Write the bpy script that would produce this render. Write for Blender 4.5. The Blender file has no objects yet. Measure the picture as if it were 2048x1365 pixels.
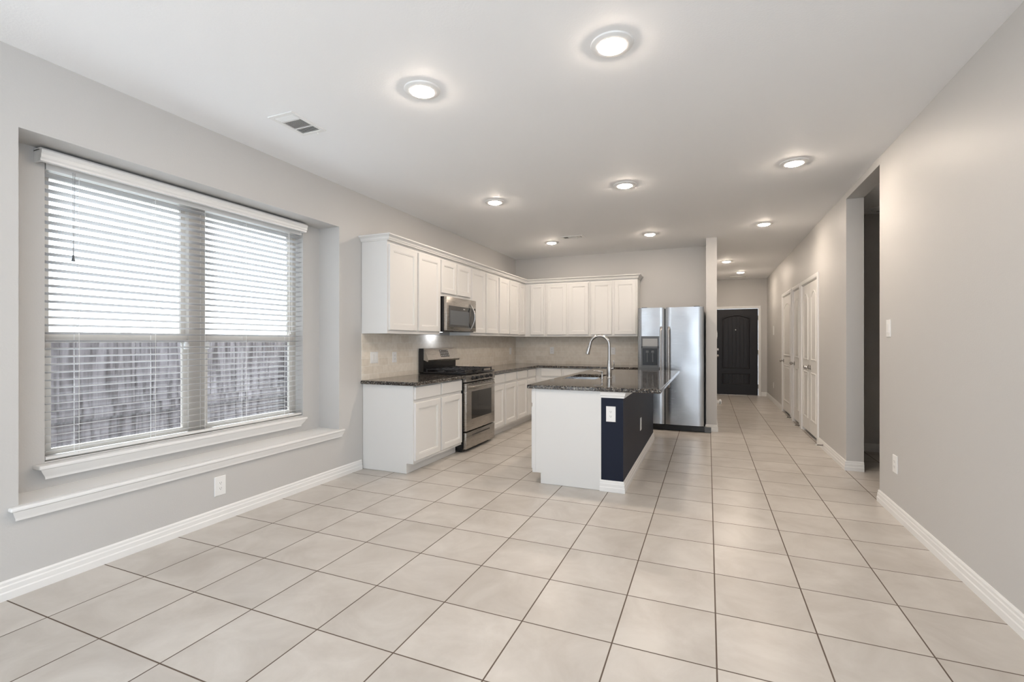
import bpy, bmesh, math, random
from mathutils import Vector
random.seed(7)
PI = math.pi
C = bpy.context.scene.collection
SC = bpy.context.scene

# ------------------------------------------------------------------ camera, world, exposure
CAMX, CAMZ, YAW, FPX = 3.1965, 1.2735, 0.394, 943.7
cam_data = bpy.data.cameras.new('camera')
cam = bpy.data.objects.new('camera', cam_data)
C.objects.link(cam)
cam.location = (CAMX, 0.0, CAMZ)
cam.rotation_euler = (PI / 2, 0, YAW)
cam_data.sensor_width = 36.0
cam_data.lens = FPX * 36.0 / 2048.0
cam_data.shift_y = 0.7 / 2048.0
cam_data.clip_start = 0.05
SC.camera = cam
SC.view_settings.view_transform = 'Standard'
SC.view_settings.look = 'None'
SC.view_settings.gamma = 1.0
SC.view_settings.use_curve_mapping = False
SC.view_settings.exposure = 0.09

SKY_STRENGTH = 5.6
LAMP_STRENGTH = 300.0
LAMP_COLOR = (1.0, 0.845, 0.70, 1)
world = bpy.data.worlds.new('overcast_sky')
SC.world = world
world.use_nodes = True
bg = world.node_tree.nodes['Background']
bg.inputs['Color'].default_value = (0.80, 0.895, 1.0, 1)
bg.inputs['Strength'].default_value = SKY_STRENGTH

def portal(name, loc, rot, sx, sy):
    d = bpy.data.lights.new(name, 'AREA')
    d.shape = 'RECTANGLE'; d.size = sx; d.size_y = sy
    d.cycles.is_portal = True
    o = bpy.data.objects.new(name, d); C.objects.link(o)
    o.location = loc; o.rotation_euler = rot
    return o
portal('rear_left_portal', (0.475, -2.68, 1.33), (PI / 2, 0, 0), 0.75, 2.4)
portal('rear_right_portal', (3.74, -2.68, 1.33), (PI / 2, 0, 0), 1.2, 2.4)
portal('left_side_portal', (-0.36, -1.7, 1.35), (0, -PI / 2, 0), 2.5, 1.4)
portal('right_side_portal', (4.58, -1.25, 1.33), (0, PI / 2, 0), 2.4, 2.2)
portal('side_window_portal', (-0.39, 2.355, 1.45), (0, -PI / 2, 0), 1.7, 1.83)

sun_data = bpy.data.lights.new('sun', 'SUN'); sun_data.energy = 27.0; sun_data.angle = math.radians(1.0); sun_data.color = (0.94, 0.97, 1.0)
sun = bpy.data.objects.new('sun', sun_data); C.objects.link(sun)
sun.rotation_euler = (0, math.radians(-47), math.radians(4))      # shines steeply in from the window side

H = 2.744          # ceiling
RX = 4.455         # right wall plane
BY = 7.85          # kitchen back wall
FY = 12.35         # front-door wall
REAR = -2.6

# ------------------------------------------------------------------ materials
def new_mat(name):
    m = bpy.data.materials.new(name); m.use_nodes = True
    nt = m.node_tree
    return m, nt, nt.nodes['Principled BSDF']

def L(nt, a, b): nt.links.new(a, b)

def simple(name, col, rough=0.5, metal=0.0, bump=None, spec=None, coat=None, emit=None, estr=0):
    m, nt, p = new_mat(name)
    p.inputs['Base Color'].default_value = (*col, 1)
    p.inputs['Roughness'].default_value = rough
    p.inputs['Metallic'].default_value = metal
    if spec is not None: p.inputs['Specular IOR Level'].default_value = spec
    if coat: p.inputs['Coat Weight'].default_value = coat
    if emit:
        p.inputs['Emission Color'].default_value = (*emit, 1)
        p.inputs['Emission Strength'].default_value = estr
    # slight procedural tone variation so that nothing is perfectly flat
    g = nt.nodes.new('ShaderNodeNewGeometry')
    n = nt.nodes.new('ShaderNodeTexNoise'); n.inputs['Scale'].default_value = bump[0] if bump else 6.0
    n.inputs['Detail'].default_value = 3.0
    L(nt, g.outputs['Position'], n.inputs['Vector'])
    if bump:
        b = nt.nodes.new('ShaderNodeBump'); b.inputs['Strength'].default_value = bump[1]
        b.inputs['Distance'].default_value = bump[2]
        L(nt, n.outputs['Fac'], b.inputs['Height']); L(nt, b.outputs['Normal'], p.inputs['Normal'])
    else:
        mr = nt.nodes.new('ShaderNodeMapRange')
        mr.inputs['To Min'].default_value = rough * 0.9; mr.inputs['To Max'].default_value = min(1, rough * 1.1)
        L(nt, n.outputs['Fac'], mr.inputs['Value']); L(nt, mr.outputs['Result'], p.inputs['Roughness'])
    return m

def brushed(name, col, rough, axis='z', strength=0.06):
    m, nt, p = new_mat(name)
    p.inputs['Base Color'].default_value = (*col, 1)
    p.inputs['Metallic'].default_value = 1.0
    g = nt.nodes.new('ShaderNodeNewGeometry')
    mp = nt.nodes.new('ShaderNodeMapping'); s = {'z': (300, 300, 4), 'h': (6, 6, 500)}[axis]
    mp.inputs['Scale'].default_value = s
    n = nt.nodes.new('ShaderNodeTexNoise'); n.inputs['Scale'].default_value = 1.0; n.inputs['Detail'].default_value = 2
    L(nt, g.outputs['Position'], mp.inputs['Vector']); L(nt, mp.outputs['Vector'], n.inputs['Vector'])
    mr = nt.nodes.new('ShaderNodeMapRange'); mr.inputs['To Min'].default_value = rough * 0.75; mr.inputs['To Max'].default_value = rough * 1.3
    L(nt, n.outputs['Fac'], mr.inputs['Value']); L(nt, mr.outputs['Result'], p.inputs['Roughness'])
    # very gentle large waviness of thin sheet metal
    n2 = nt.nodes.new('ShaderNodeTexNoise'); n2.inputs['Scale'].default_value = 2.3; n2.inputs['Detail'].default_value = 1
    L(nt, g.outputs['Position'], n2.inputs['Vector'])
    b = nt.nodes.new('ShaderNodeBump'); b.inputs['Strength'].default_value = strength; b.inputs['Distance'].default_value = 0.1
    L(nt, n2.outputs['Fac'], b.inputs['Height']); L(nt, b.outputs['Normal'], p.inputs['Normal'])
    return m

def tile_floor():
    m, nt, p = new_mat('floor_tile')
    g = nt.nodes.new('ShaderNodeNewGeometry')
    sep = nt.nodes.new('ShaderNodeSeparateXYZ'); L(nt, g.outputs['Position'], sep.inputs[0])
    T = 0.4064
    def M(op, a, b=None, c=None):
        n = nt.nodes.new('ShaderNodeMath'); n.operation = op
        for i, v in enumerate((a, b, c)):
            if v is None: continue
            if isinstance(v, (int, float)): n.inputs[i].default_value = v
            else: L(nt, v, n.inputs[i])
        return n.outputs[0]
    ux = M('DIVIDE', M('SUBTRACT', sep.outputs['X'], 0.383 - 20 * T), T)
    uy = M('DIVIDE', M('SUBTRACT', sep.outputs['Y'], 1.187 - 20 * T), T)
    ex = M('MINIMUM', M('FRACT', ux), M('SUBTRACT', 1.0, M('FRACT', ux)))
    ey = M('MINIMUM', M('FRACT', uy), M('SUBTRACT', 1.0, M('FRACT', uy)))
    e = M('MULTIPLY', M('MINIMUM', ex, ey), T)
    face = nt.nodes.new('ShaderNodeMapRange'); face.interpolation_type = 'SMOOTHSTEP'
    face.inputs['From Min'].default_value = 0.0022; face.inputs['From Max'].default_value = 0.0039
    L(nt, e, face.inputs['Value'])
    cell = nt.nodes.new('ShaderNodeCombineXYZ')
    L(nt, M('FLOOR', ux), cell.inputs[0]); L(nt, M('FLOOR', uy), cell.inputs[1])
    wn = nt.nodes.new('ShaderNodeTexWhiteNoise'); L(nt, cell.outputs[0], wn.inputs['Vector'])
    n1 = nt.nodes.new('ShaderNodeTexNoise'); n1.inputs['Scale'].default_value = 3.2; n1.inputs['Detail'].default_value = 7; n1.inputs['Roughness'].default_value = 0.62; n1.inputs['Distortion'].default_value = 0.6
    off = nt.nodes.new('ShaderNodeVectorMath'); off.operation = 'MULTIPLY_ADD'
    L(nt, wn.outputs['Color'], off.inputs[0]); off.inputs[1].default_value = (9, 9, 9); L(nt, g.outputs['Position'], off.inputs[2])
    L(nt, off.outputs[0], n1.inputs['Vector'])
    ramp = nt.nodes.new('ShaderNodeValToRGB')
    ramp.color_ramp.elements[0].position = 0.30; ramp.color_ramp.elements[0].color = (0.455, 0.42, 0.38, 1)
    ramp.color_ramp.elements[1].position = 0.66; ramp.color_ramp.elements[1].color = (0.575, 0.545, 0.505, 1)
    L(nt, n1.outputs['Fac'], ramp.inputs['Fac'])
    hsv = nt.nodes.new('ShaderNodeHueSaturation')
    val = nt.nodes.new('ShaderNodeMapRange'); val.inputs['To Min'].default_value = 0.955; val.inputs['To Max'].default_value = 1.035
    L(nt, wn.outputs['Value'], val.inputs['Value']); L(nt, val.outputs['Result'], hsv.inputs['Value']); L(nt, ramp.outputs['Color'], hsv.inputs['Color'])
    mix = nt.nodes.new('ShaderNodeMix'); mix.data_type = 'RGBA'
    mix.inputs['A'].default_value = (0.105, 0.075, 0.055, 1)
    L(nt, face.outputs['Result'], mix.inputs['Factor']); L(nt, hsv.outputs['Color'], mix.inputs['B'])
    L(nt, mix.outputs['Result'], p.inputs['Base Color'])
    rg = nt.nodes.new('ShaderNodeMapRange'); rg.inputs['To Min'].default_value = 0.85; rg.inputs['To Max'].default_value = 0.30
    L(nt, face.outputs['Result'], rg.inputs['Value']); L(nt, rg.outputs['Result'], p.inputs['Roughness'])
    hadd = M('MULTIPLY_ADD', n1.outputs['Fac'], 0.10, face.outputs['Result'])
    b = nt.nodes.new('ShaderNodeBump'); b.inputs['Strength'].default_value = 0.35; b.inputs['Distance'].default_value = 0.002
    L(nt, hadd, b.inputs['Height']); L(nt, b.outputs['Normal'], p.inputs['Normal'])
    return m

def granite():
    m, nt, p = new_mat('granite')
    g = nt.nodes.new('ShaderNodeNewGeometry')
    v = nt.nodes.new('ShaderNodeTexVoronoi'); v.inputs['Scale'].default_value = 125
    n = nt.nodes.new('ShaderNodeTexNoise'); n.inputs['Scale'].default_value = 60; n.inputs['Detail'].default_value = 5
    L(nt, g.outputs['Position'], v.inputs['Vector']); L(nt, g.outputs['Position'], n.inputs['Vector'])
    sp = nt.nodes.new('ShaderNodeSeparateColor'); L(nt, v.outputs['Color'], sp.inputs[0])
    mx = nt.nodes.new('ShaderNodeMath'); mx.operation = 'MULTIPLY_ADD'; mx.inputs[1].default_value = 0.6
    L(nt, sp.outputs[0], mx.inputs[0])
    ml = nt.nodes.new('ShaderNodeMath'); ml.operation = 'MULTIPLY'; ml.inputs[1].default_value = 0.45
    L(nt, n.outputs['Fac'], ml.inputs[0]); L(nt, ml.outputs[0], mx.inputs[2])
    r = nt.nodes.new('ShaderNodeValToRGB'); r.color_ramp.interpolation = 'CONSTANT'
    el = r.color_ramp.elements
    el[0].position = 0.0; el[0].color = (0.010, 0.009, 0.010, 1)
    el[1].position = 0.42; el[1].color = (0.055, 0.042, 0.032, 1)
    for pos, c in ((0.56, (0.15, 0.125, 0.10, 1)), (0.66, (0.022, 0.022, 0.026, 1)), (0.74, (0.21, 0.20, 0.18, 1)), (0.82, (0.34, 0.33, 0.30, 1))):
        e = el.new(pos); e.color = c
    L(nt, mx.outputs[0], r.inputs['Fac']); L(nt, r.outputs['Color'], p.inputs['Base Color'])
    p.inputs['Roughness'].default_value = 0.06
    p.inputs['Specular IOR Level'].default_value = 0.6
    return m

def travertine(name, horiz):
    m, nt, p = new_mat(name)
    g = nt.nodes.new('ShaderNodeNewGeometry')
    sep = nt.nodes.new('ShaderNodeSeparateXYZ'); L(nt, g.outputs['Position'], sep.inputs[0])
    cb = nt.nodes.new('ShaderNodeCombineXYZ')
    L(nt, sep.outputs[horiz], cb.inputs[0]); L(nt, sep.outputs['Z'], cb.inputs[1])
    br = nt.nodes.new('ShaderNodeTexBrick'); br.inputs['Scale'].default_value = 1.0
    br.inputs['Brick Width'].default_value = 0.155; br.inputs['Row Height'].default_value = 0.0785
    br.inputs['Mortar Size'].default_value = 0.0022; br.inputs['Mortar Smooth'].default_value = 0.3
    br.inputs['Color1'].default_value = (0.86, 0.80, 0.71, 1); br.inputs['Color2'].default_value = (0.78, 0.71, 0.61, 1)
    br.inputs['Mortar'].default_value = (0.90, 0.86, 0.79, 1); br.inputs['Bias'].default_value = 0.0
    L(nt, cb.outputs[0], br.inputs['Vector'])
    n = nt.nodes.new('ShaderNodeTexNoise'); n.inputs['Scale'].default_value = 22; n.inputs['Detail'].default_value = 6
    L(nt, g.outputs['Position'], n.inputs['Vector'])
    mix = nt.nodes.new('ShaderNodeMix'); mix.data_type = 'RGBA'; mix.blend_type = 'MULTIPLY'; mix.inputs['Factor'].default_value = 0.18
    r = nt.nodes.new('ShaderNodeValToRGB'); r.color_ramp.elements[0].position = 0.35; r.color_ramp.elements[0].color = (0.6, 0.55, 0.48, 1)
    r.color_ramp.elements[1].position = 0.6; r.color_ramp.elements[1].color = (1, 1, 1, 1)
    L(nt, n.outputs['Fac'], r.inputs['Fac']); L(nt, br.outputs['Color'], mix.inputs['A']); L(nt, r.outputs['Color'], mix.inputs['B'])
    L(nt, mix.outputs['Result'], p.inputs['Base Color'])
    p.inputs['Roughness'].default_value = 0.55
    b = nt.nodes.new('ShaderNodeBump'); b.inputs['Strength'].default_value = 0.4; b.inputs['Distance'].default_value = 0.002; b.invert = True
    L(nt, br.outputs['Fac'], b.inputs['Height']); L(nt, b.outputs['Normal'], p.inputs['Normal'])
    return m

def weathered_wood():
    m, nt, p = new_mat('weathered_cedar')
    g = nt.nodes.new('ShaderNodeNewGeometry')
    mp = nt.nodes.new('ShaderNodeMapping'); mp.inputs['Scale'].default_value = (4, 26, 2.2)
    L(nt, g.outputs['Position'], mp.inputs['Vector'])
    n = nt.nodes.new('ShaderNodeTexNoise'); n.inputs['Scale'].default_value = 1.0; n.inputs['Detail'].default_value = 8; n.inputs['Distortion'].default_value = 0.8
    L(nt, mp.outputs['Vector'], n.inputs['Vector'])
    r = nt.nodes.new('ShaderNodeValToRGB')
    r.color_ramp.elements[0].position = 0.34; r.color_ramp.elements[0].color = (0.036, 0.029, 0.031, 1)
    r.color_ramp.elements[1].position = 0.68; r.color_ramp.elements[1].color = (0.155, 0.140, 0.150, 1)
    L(nt, n.outputs['Fac'], r.inputs['Fac']); L(nt, r.outputs['Color'], p.inputs['Base Color'])
    p.inputs['Roughness'].default_value = 0.9
    return m

def glass_mat():
    m, nt, p = new_mat('window_glass')
    nt.nodes.remove(p)
    out = [n for n in nt.nodes if n.type == 'OUTPUT_MATERIAL'][0]
    t = nt.nodes.new('ShaderNodeBsdfTransparent'); t.inputs['Color'].default_value = (0.93, 0.95, 0.95, 1)
    gl = nt.nodes.new('ShaderNodeBsdfGlossy'); gl.inputs['Roughness'].default_value = 0.01
    fr = nt.nodes.new('ShaderNodeFresnel'); fr.inputs['IOR'].default_value = 1.45
    mx = nt.nodes.new('ShaderNodeMixShader')
    L(nt, fr.outputs[0], mx.inputs[0]); L(nt, t.outputs[0], mx.inputs[1]); L(nt, gl.outputs[0], mx.inputs[2])
    L(nt, mx.outputs[0], out.inputs['Surface'])
    return m

def slat_mat():
    m, nt, p = new_mat('faux_wood_slat')
    p.inputs['Base Color'].default_value = (0.53, 0.53, 0.54, 1); p.inputs['Roughness'].default_value = 0.5
    return m

M_WALL = simple('greige_wall_paint', (0.565, 0.555, 0.54), 0.5, bump=(110, 0.12, 0.004))
M_CEIL = simple('ceiling_paint', (0.90, 0.905, 0.915), 0.7, bump=(90, 0.15, 0.004))
M_TRIM = simple('white_trim_paint', (0.82, 0.815, 0.80), 0.32)
M_CAB = simple('white_cabinet_paint', (0.73, 0.725, 0.71), 0.36)
M_DOORW = simple('white_door_paint', (0.80, 0.79, 0.765), 0.35)
M_NAVY = simple('navy_wall_paint', (0.0085, 0.0125, 0.027), 0.5, bump=(110, 0.12, 0.003), spec=0.22)
M_FDOOR = simple('dark_stained_door', (0.011, 0.009, 0.010), 0.36, spec=0.35)
M_FLOOR = tile_floor()
M_GRAN = granite()
M_TRAVL = travertine('travertine_side', 'Y')
M_TRAVB = travertine('travertine_back', 'X')
M_STEEL = brushed('stainless_steel', (0.45, 0.425, 0.395), 0.28, 'h')
M_FRIDGE = brushed('fridge_steel', (0.43, 0.44, 0.455), 0.24, 'h', 0.12)
M_CHROME = brushed('brushed_nickel', (0.47, 0.455, 0.44), 0.24, 'z', 0.0)
M_SINK = brushed('sink_steel', (0.50, 0.51, 0.53), 0.28, 'h', 0.02)
M_BLACK = simple('black_enamel', (0.008, 0.008, 0.009), 0.22)
M_IRON = simple('cast_iron', (0.012, 0.012, 0.014), 0.5)
M_BGLASS = simple('dark_glass', (0.016, 0.015, 0.014), 0.06, spec=0.7)
M_GREY = simple('grey_plastic', (0.10, 0.11, 0.12), 0.35)
M_LGREY = simple('silver_plastic', (0.36, 0.37, 0.375), 0.35)
M_MARK = simple('pale_print', (0.55, 0.55, 0.55), 0.5)
M_PLATE = simple('white_plastic', (0.84, 0.84, 0.83), 0.3)
M_SLOT = simple('dark_slot', (0.03, 0.03, 0.03), 0.6)
M_VINYL = simple('almond_vinyl', (0.52, 0.49, 0.45), 0.4)
M_SLAT = slat_mat()
M_GLASS = glass_mat()
def shade_mat():  # cloth of the unseen shade added to cut the rear window's brightness
    m, nt, p = new_mat('added_shade_cloth')
    out = [n for n in nt.nodes if n.type == 'OUTPUT_MATERIAL'][0]
    t = nt.nodes.new('ShaderNodeBsdfTranslucent'); t.inputs['Color'].default_value = (0.42, 0.42, 0.42, 1)
    p.inputs['Base Color'].default_value = (0.7, 0.7, 0.7, 1)
    a = nt.nodes.new('ShaderNodeMixShader'); a.inputs[0].default_value = 0.6
    L(nt, p.outputs[0], a.inputs[1]); L(nt, t.outputs[0], a.inputs[2]); L(nt, a.outputs[0], out.inputs['Surface'])
    return m
M_SHADE = shade_mat()
M_WOOD = weathered_wood()
M_SOIL = simple('garden_soil', (0.16, 0.14, 0.10), 0.95, bump=(14, 0.6, 0.03))
M_DUCT = simple('galvanised_duct', (0.20, 0.20, 0.20), 0.6)
M_RUBBER = simple('white_rubber', (0.7, 0.7, 0.68), 0.6)
M_GAP = simple('dark_void', (0.02, 0.017, 0.014), 0.9)
M_LENS = simple('lamp_lens', (0.9, 0.9, 0.88), 0.4, emit=LAMP_COLOR[:3], estr=LAMP_STRENGTH)
M_TASK = simple('task_lamp_lens', (0.9, 0.9, 0.9), 0.4, emit=(0.80, 0.87, 1.0), estr=18)

# ------------------------------------------------------------------ mesh builder
class MB:
    def __init__(self): self.bm = bmesh.new()
    def face(self, pts):
        vs = [self.bm.verts.new(p) for p in pts]
        try: return self.bm.faces.new(vs)
        except ValueError: return None
    def box(self, x0, x1, y0, y1, z0, z1, bev=0.0, seg=1):
        t = bmesh.new()
        v = [t.verts.new((x, y, z)) for x in (x0, x1) for y in (y0, y1) for z in (z0, z1)]
        for f in ((0, 1, 3, 2), (4, 6, 7, 5), (0, 4, 5, 1), (2, 3, 7, 6), (0, 2, 6, 4), (1, 5, 7, 3)):
            t.faces.new([v[i] for i in f])
        if bev > 0:
            bmesh.ops.bevel(t, geom=list(t.edges), offset=bev, segments=seg, affect='EDGES', profile=0.5)
        self._merge(t); return self
    def _merge(self, t):
        me = bpy.data.meshes.new('t'); t.to_mesh(me); t.free()
        self.bm.from_mesh(me); bpy.data.meshes.remove(me)
    def prism(self, poly, fn, a0, a1):
        """poly: 2-D outline; fn(u, v, a) -> xyz; extruded from a0 to a1."""
        n = len(poly)
        A = [self.bm.verts.new(fn(u, v, a0)) for u, v in poly]
        B = [self.bm.verts.new(fn(u, v, a1)) for u, v in poly]
        self.bm.faces.new(A); self.bm.faces.new(B[::-1])
        for i in range(n):
            j = (i + 1) % n
            self.bm.faces.new((A[i], B[i], B[j], A[j]))
        return self
    def loops(self, rings, closed_ends=(True, True)):
        """rings: lists of the same number of points, joined ring to ring."""
        R = [[self.bm.verts.new(p) for p in r] for r in rings]
        n = len(R[0])
        for a, b in zip(R, R[1:]):
            for i in range(n):
                j = (i + 1) % n
                self.bm.faces.new((a[i], a[j], b[j], b[i]))
        if closed_ends[0]: self.bm.faces.new(R[0][::-1])
        if closed_ends[1]: self.bm.faces.new(R[-1])
        return self
    def tube(self, pts, r, seg=12, cap=True):
        seg = max(seg, 14)
        P = [Vector(p) for p in pts]
        rs = r if isinstance(r, (list, tuple)) else [r] * len(P)
        rings = []; ref = None
        for i, p in enumerate(P):
            d = (P[min(i + 1, len(P) - 1)] - P[max(i - 1, 0)]).normalized()
            if ref is None:
                ref = Vector((0, 0, 1)) if abs(d.z) < 0.9 else Vector((1, 0, 0))
            s = d.cross(ref).normalized(); ref = s.cross(d).normalized()
            rings.append([p + (s * math.cos(2 * PI * k / seg) + ref * math.sin(2 * PI * k / seg)) * rs[i] for k in range(seg)])
        return self.loops(rings, (cap, cap))
    def lathe(self, prof, c, axis='z', seg=24):
        """prof: [(r, h)]; revolved about axis through c."""
        rings = []; seg = max(seg, 16)
        for r, h in prof:
            ring = []
            for k in range(seg):
                a = 2 * PI * k / seg; ca, sa = math.cos(a) * max(r, 1e-5), math.sin(a) * max(r, 1e-5)
                q = {'z': (ca, sa, h), 'x': (h, ca, sa), 'y': (sa, h, ca)}[axis]
                ring.append((c[0] + q[0], c[1] + q[1], c[2] + q[2]))
            rings.append(ring)
        return self.loops(rings)
    def sweep(self, path, prof):
        """path: plan points [(x, y)], prof: closed [(offset, z)], offset to the LEFT of the travel direction."""
        P = [Vector((x, y)) for x, y in path]; rings = []
        for i, p in enumerate(P):
            d1 = (p - P[i - 1]).normalized() if i > 0 else None
            d2 = (P[i + 1] - p).normalized() if i < len(P) - 1 else None
            d1 = d1 or d2; d2 = d2 or d1
            n1 = Vector((-d1.y, d1.x)); n2 = Vector((-d2.y, d2.x))
            m = (n1 + n2); m = m / max(m.dot(n1), 1e-6)
            rings.append([(p.x + m.x * o, p.y + m.y * o, z) for o, z in prof])
        return self.loops(rings)
    def panel_door(self, fn, u0, u1, z0, z1, thick, frame=0.055, recess=0.010):
        """shaker door: nested rings on the face; fn(u, z, d) with d the height off the carcass."""
        def ring(i, d): return [fn(u0 + i, z0 + i, d), fn(u1 - i, z0 + i, d), fn(u1 - i, z1 - i, d), fn(u0 + i, z1 - i, d)]
        self.loops([ring(0, 0), ring(0, thick - 0.003), ring(0.003, thick), ring(frame, thick), ring(frame + 0.004, thick - 0.003),
                    ring(frame + 0.010, thick - 0.003), ring(frame + 0.013, thick - recess)])
        return self
    def build(self, name, mat, parent=None, smooth=True, angle=28, kind=None, origin=None):
        bm = self.bm
        bmesh.ops.recalc_face_normals(bm, faces=bm.faces)
        xs = [v.co for v in bm.verts]
        if origin is not None: org = Vector(origin)
        elif parent is not None: org = Vector((0, 0, 0))
        else:
            lo = Vector([min(c[i] for c in xs) for i in range(3)]); hi = Vector([max(c[i] for c in xs) for i in range(3)])
            org = Vector(((lo.x + hi.x) / 2, (lo.y + hi.y) / 2, lo.z))
        if parent is not None: shift = world_loc(parent) + org
        else: shift = org
        for v in bm.verts: v.co -= shift
        me = bpy.data.meshes.new(name); bm.to_mesh(me); bm.free()
        me.materials.append(mat)
        if smooth:
            me.polygons.foreach_set('use_smooth', [True] * len(me.polygons))
            me.set_sharp_from_angle(angle=math.radians(angle))
        o = bpy.data.objects.new(name, me); C.objects.link(o)
        o.location = org
        if parent is not None: o.parent = parent
        if kind: o['kind'] = kind
        return o

def world_loc(o):
    v = Vector((0, 0, 0))
    while o is not None:
        v += o.location; o = o.parent
    return v

def thing(name, loc, label, cat, group=None):
    o = bpy.data.objects.new(name, None); C.objects.link(o); o.location = loc
    o.empty_display_size = 0.1
    return tag(o, label, cat, group)
def tag(o, label, cat, group=None):
    o['label'] = label; o['category'] = cat
    if group: o['group'] = group
    return o
def struct_root(name, loc):
    o = bpy.data.objects.new(name, None); C.objects.link(o); o.location = loc; o['kind'] = 'structure'
    return o
def copy_tree(o, loc, label, group=None):
    def rec(a, p):
        c = a.copy(); C.objects.link(c); c.parent = p
        for ch in [k for k in a.children]: rec(ch, c)
        return c
    c = rec(o, None); c.location = loc; c['label'] = label
    if group: c['group'] = group
    return c

# ------------------------------------------------------------------ room shell
MB().box(-0.40, 6.7, REAR - 0.15, FY + 0.15, -0.10, 0.0).build('floor', M_FLOOR, kind='structure', smooth=False)
MB().box(-0.40, 6.7, REAR - 0.15, FY + 0.15, H, H + 0.12).build('ceiling', M_CEIL, kind='structure', smooth=False)

NY0, NY1, NZ0, NZ1 = 1.236, 3.466, 0.425, 2.350     # window niche in the left wall
WY0, WY1, WZ0, WZ1 = 1.440, 3.268, 0.590, 2.300     # glazed opening at the niche's back
w = MB()
w.box(-0.40, 0, REAR, -2.4, 0, H); w.box(-0.40, 0, -1.0, NY0, 0, H); w.box(-0.40, 0, -2.4, -1.0, 0, 0.10); w.box(-0.40, 0, -2.4, -1.0, 2.60, H); w.box(-0.40, 0, NY1, BY + 0.15, 0, H)  # includes an unseen opening behind the camera, added to let sun in
w.box(-0.40, 0, NY0, NY1, 0, NZ0); w.box(-0.40, 0, NY0, NY1, NZ1, H)
w.box(-0.40, -0.245, NY0, WY0, NZ0, NZ1); w.box(-0.40, -0.245, WY1, NY1, NZ0, NZ1)
w.box(-0.40, -0.245, WY0, WY1, NZ0, WZ0); w.box(-0.40, -0.245, WY0, WY1, WZ1, NZ1)
w.build('wall_left', M_WALL, kind='structure', smooth=False)
MB().box(0, 3.168, BY, BY + 0.15, 0, H).build('wall_back', M_WALL, kind='structure', smooth=False)
MB().box(3.168, 3.31, 7.25, FY, 0, H).build('wall_hall_left', M_WALL, kind='structure', smooth=False)
w = MB(); w.box(RX, RX + 0.145, REAR, -2.35, 0, H); w.box(RX, RX + 0.145, -0.15, 4.585, 0, H); w.box(RX, RX + 0.145, -2.35, -0.15, 0, 0.13); w.box(RX, RX + 0.145, -2.35, -0.15, 2.53, H)  # with an unseen gap behind the camera, added for more daylight
w.build('wall_right', M_WALL, kind='structure', smooth=False)
# hall side wall: jamb at y 5.57, header over the side opening, closet doorways cut out
DOORS = [('door_4', 6.865, 7.930), ('door_3', 8.105, 8.680), ('door_2', 8.900, 9.830)]   # clear openings
w = MB()
w.box(RX, RX + 0.145, 4.585, 5.57, 2.68, H)
edges = [5.57] + [v for d in DOORS for v in d[1:]] + [FY]
for a, b in zip(edges[0::2], edges[1::2]): w.box(RX, RX + 0.145, a, b, 0, H)
for _, a, b in DOORS: w.box(RX, RX + 0.145, a, b, 2.075, H)
w.build('wall_hall_right', M_WALL, kind='structure', smooth=False)
FDX0, FDX1, FDZ = 3.345, 4.275, 2.045
w = MB(); w.box(3.168, FDX0, FY, FY + 0.15, 0, H); w.box(FDX1, RX + 0.145, FY, FY + 0.15, 0, H); w.box(FDX0, FDX1, FY, FY + 0.15, FDZ, H)
w.build('wall_front', M_WALL, kind='structure', smooth=False)
# rear of the room, behind the camera: two unseen tall windows added to admit daylight, beside a shaded one
w = MB(); z0, z1 = 0.13, 2.53
w.box(-0.40, RX + 0.145, REAR - 0.15, REAR, 0, z0); w.box(-0.40, RX + 0.145, REAR - 0.15, REAR, z1, H)
for a, b in ((-0.40, 0.10), (0.85, 1.05), (2.95, 3.14), (4.34, RX + 0.145)): w.box(a, b, REAR - 0.15, REAR, z0, z1)
w.box(1.05, 2.95, REAR - 0.15, REAR, z0, 0.75); w.box(1.05, 2.95, REAR - 0.15, REAR, 2.02, z1)
w.build('wall_rear', M_WALL, kind='structure', smooth=False)
def plain_window(name, x0, x1, za, zb):
    w = struct_root(name, ((x0 + x1) / 2, REAR, za)); f = MB(); e = 0.045; ya, yb2 = REAR - 0.11, REAR - 0.06
    f.box(x0, x0 + e, ya, yb2, za, zb); f.box(x1 - e, x1, ya, yb2, za, zb)
    f.box(x0 + e, x1 - e, ya, yb2, za, za + e); f.box(x0 + e, x1 - e, ya, yb2, zb - e, zb)
    f.box(x0 + e, x1 - e, ya + 0.005, yb2 - 0.005, (za + zb) / 2 - 0.02, (za + zb) / 2 + 0.02)
    f.build('window_frame', M_TRIM, w); return w
plain_window('added_window_2', 0.10, 0.85, z0, z1); plain_window('added_window_3', 3.14, 4.34, z0, z1)
w3 = plain_window('window_4', 1.05, 2.95, 0.75, 2.02)
MB().box(1.07, 2.93, REAR - 0.05, REAR - 0.048, 0.76, 2.01).build('added_window_shade', M_SHADE, w3)  # unseen translucent shade, added to dim the window mirrored in the refrigerator

# side hallway behind the opening
w = MB()
w.box(RX + 0.145, 6.55, 6.62, 6.74, 0, H); w.box(6.55, 6.67, 3.1, 6.74, 0, H); w.box(RX + 0.145, 6.55, 3.0, 3.1, 0, H)
w.build('wall_side_hall', M_WALL, kind='structure', smooth=False)
# closet interiors behind the doors keep the wall light-tight
w = MB(); w.box(RX + 0.145, RX + 0.75, 6.74, FY, 0, 0.001); w.box(RX + 0.75, RX + 0.80, 6.74, FY, 0, H)
w.build('wall_closet', M_GAP, kind='structure', smooth=False)

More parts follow.
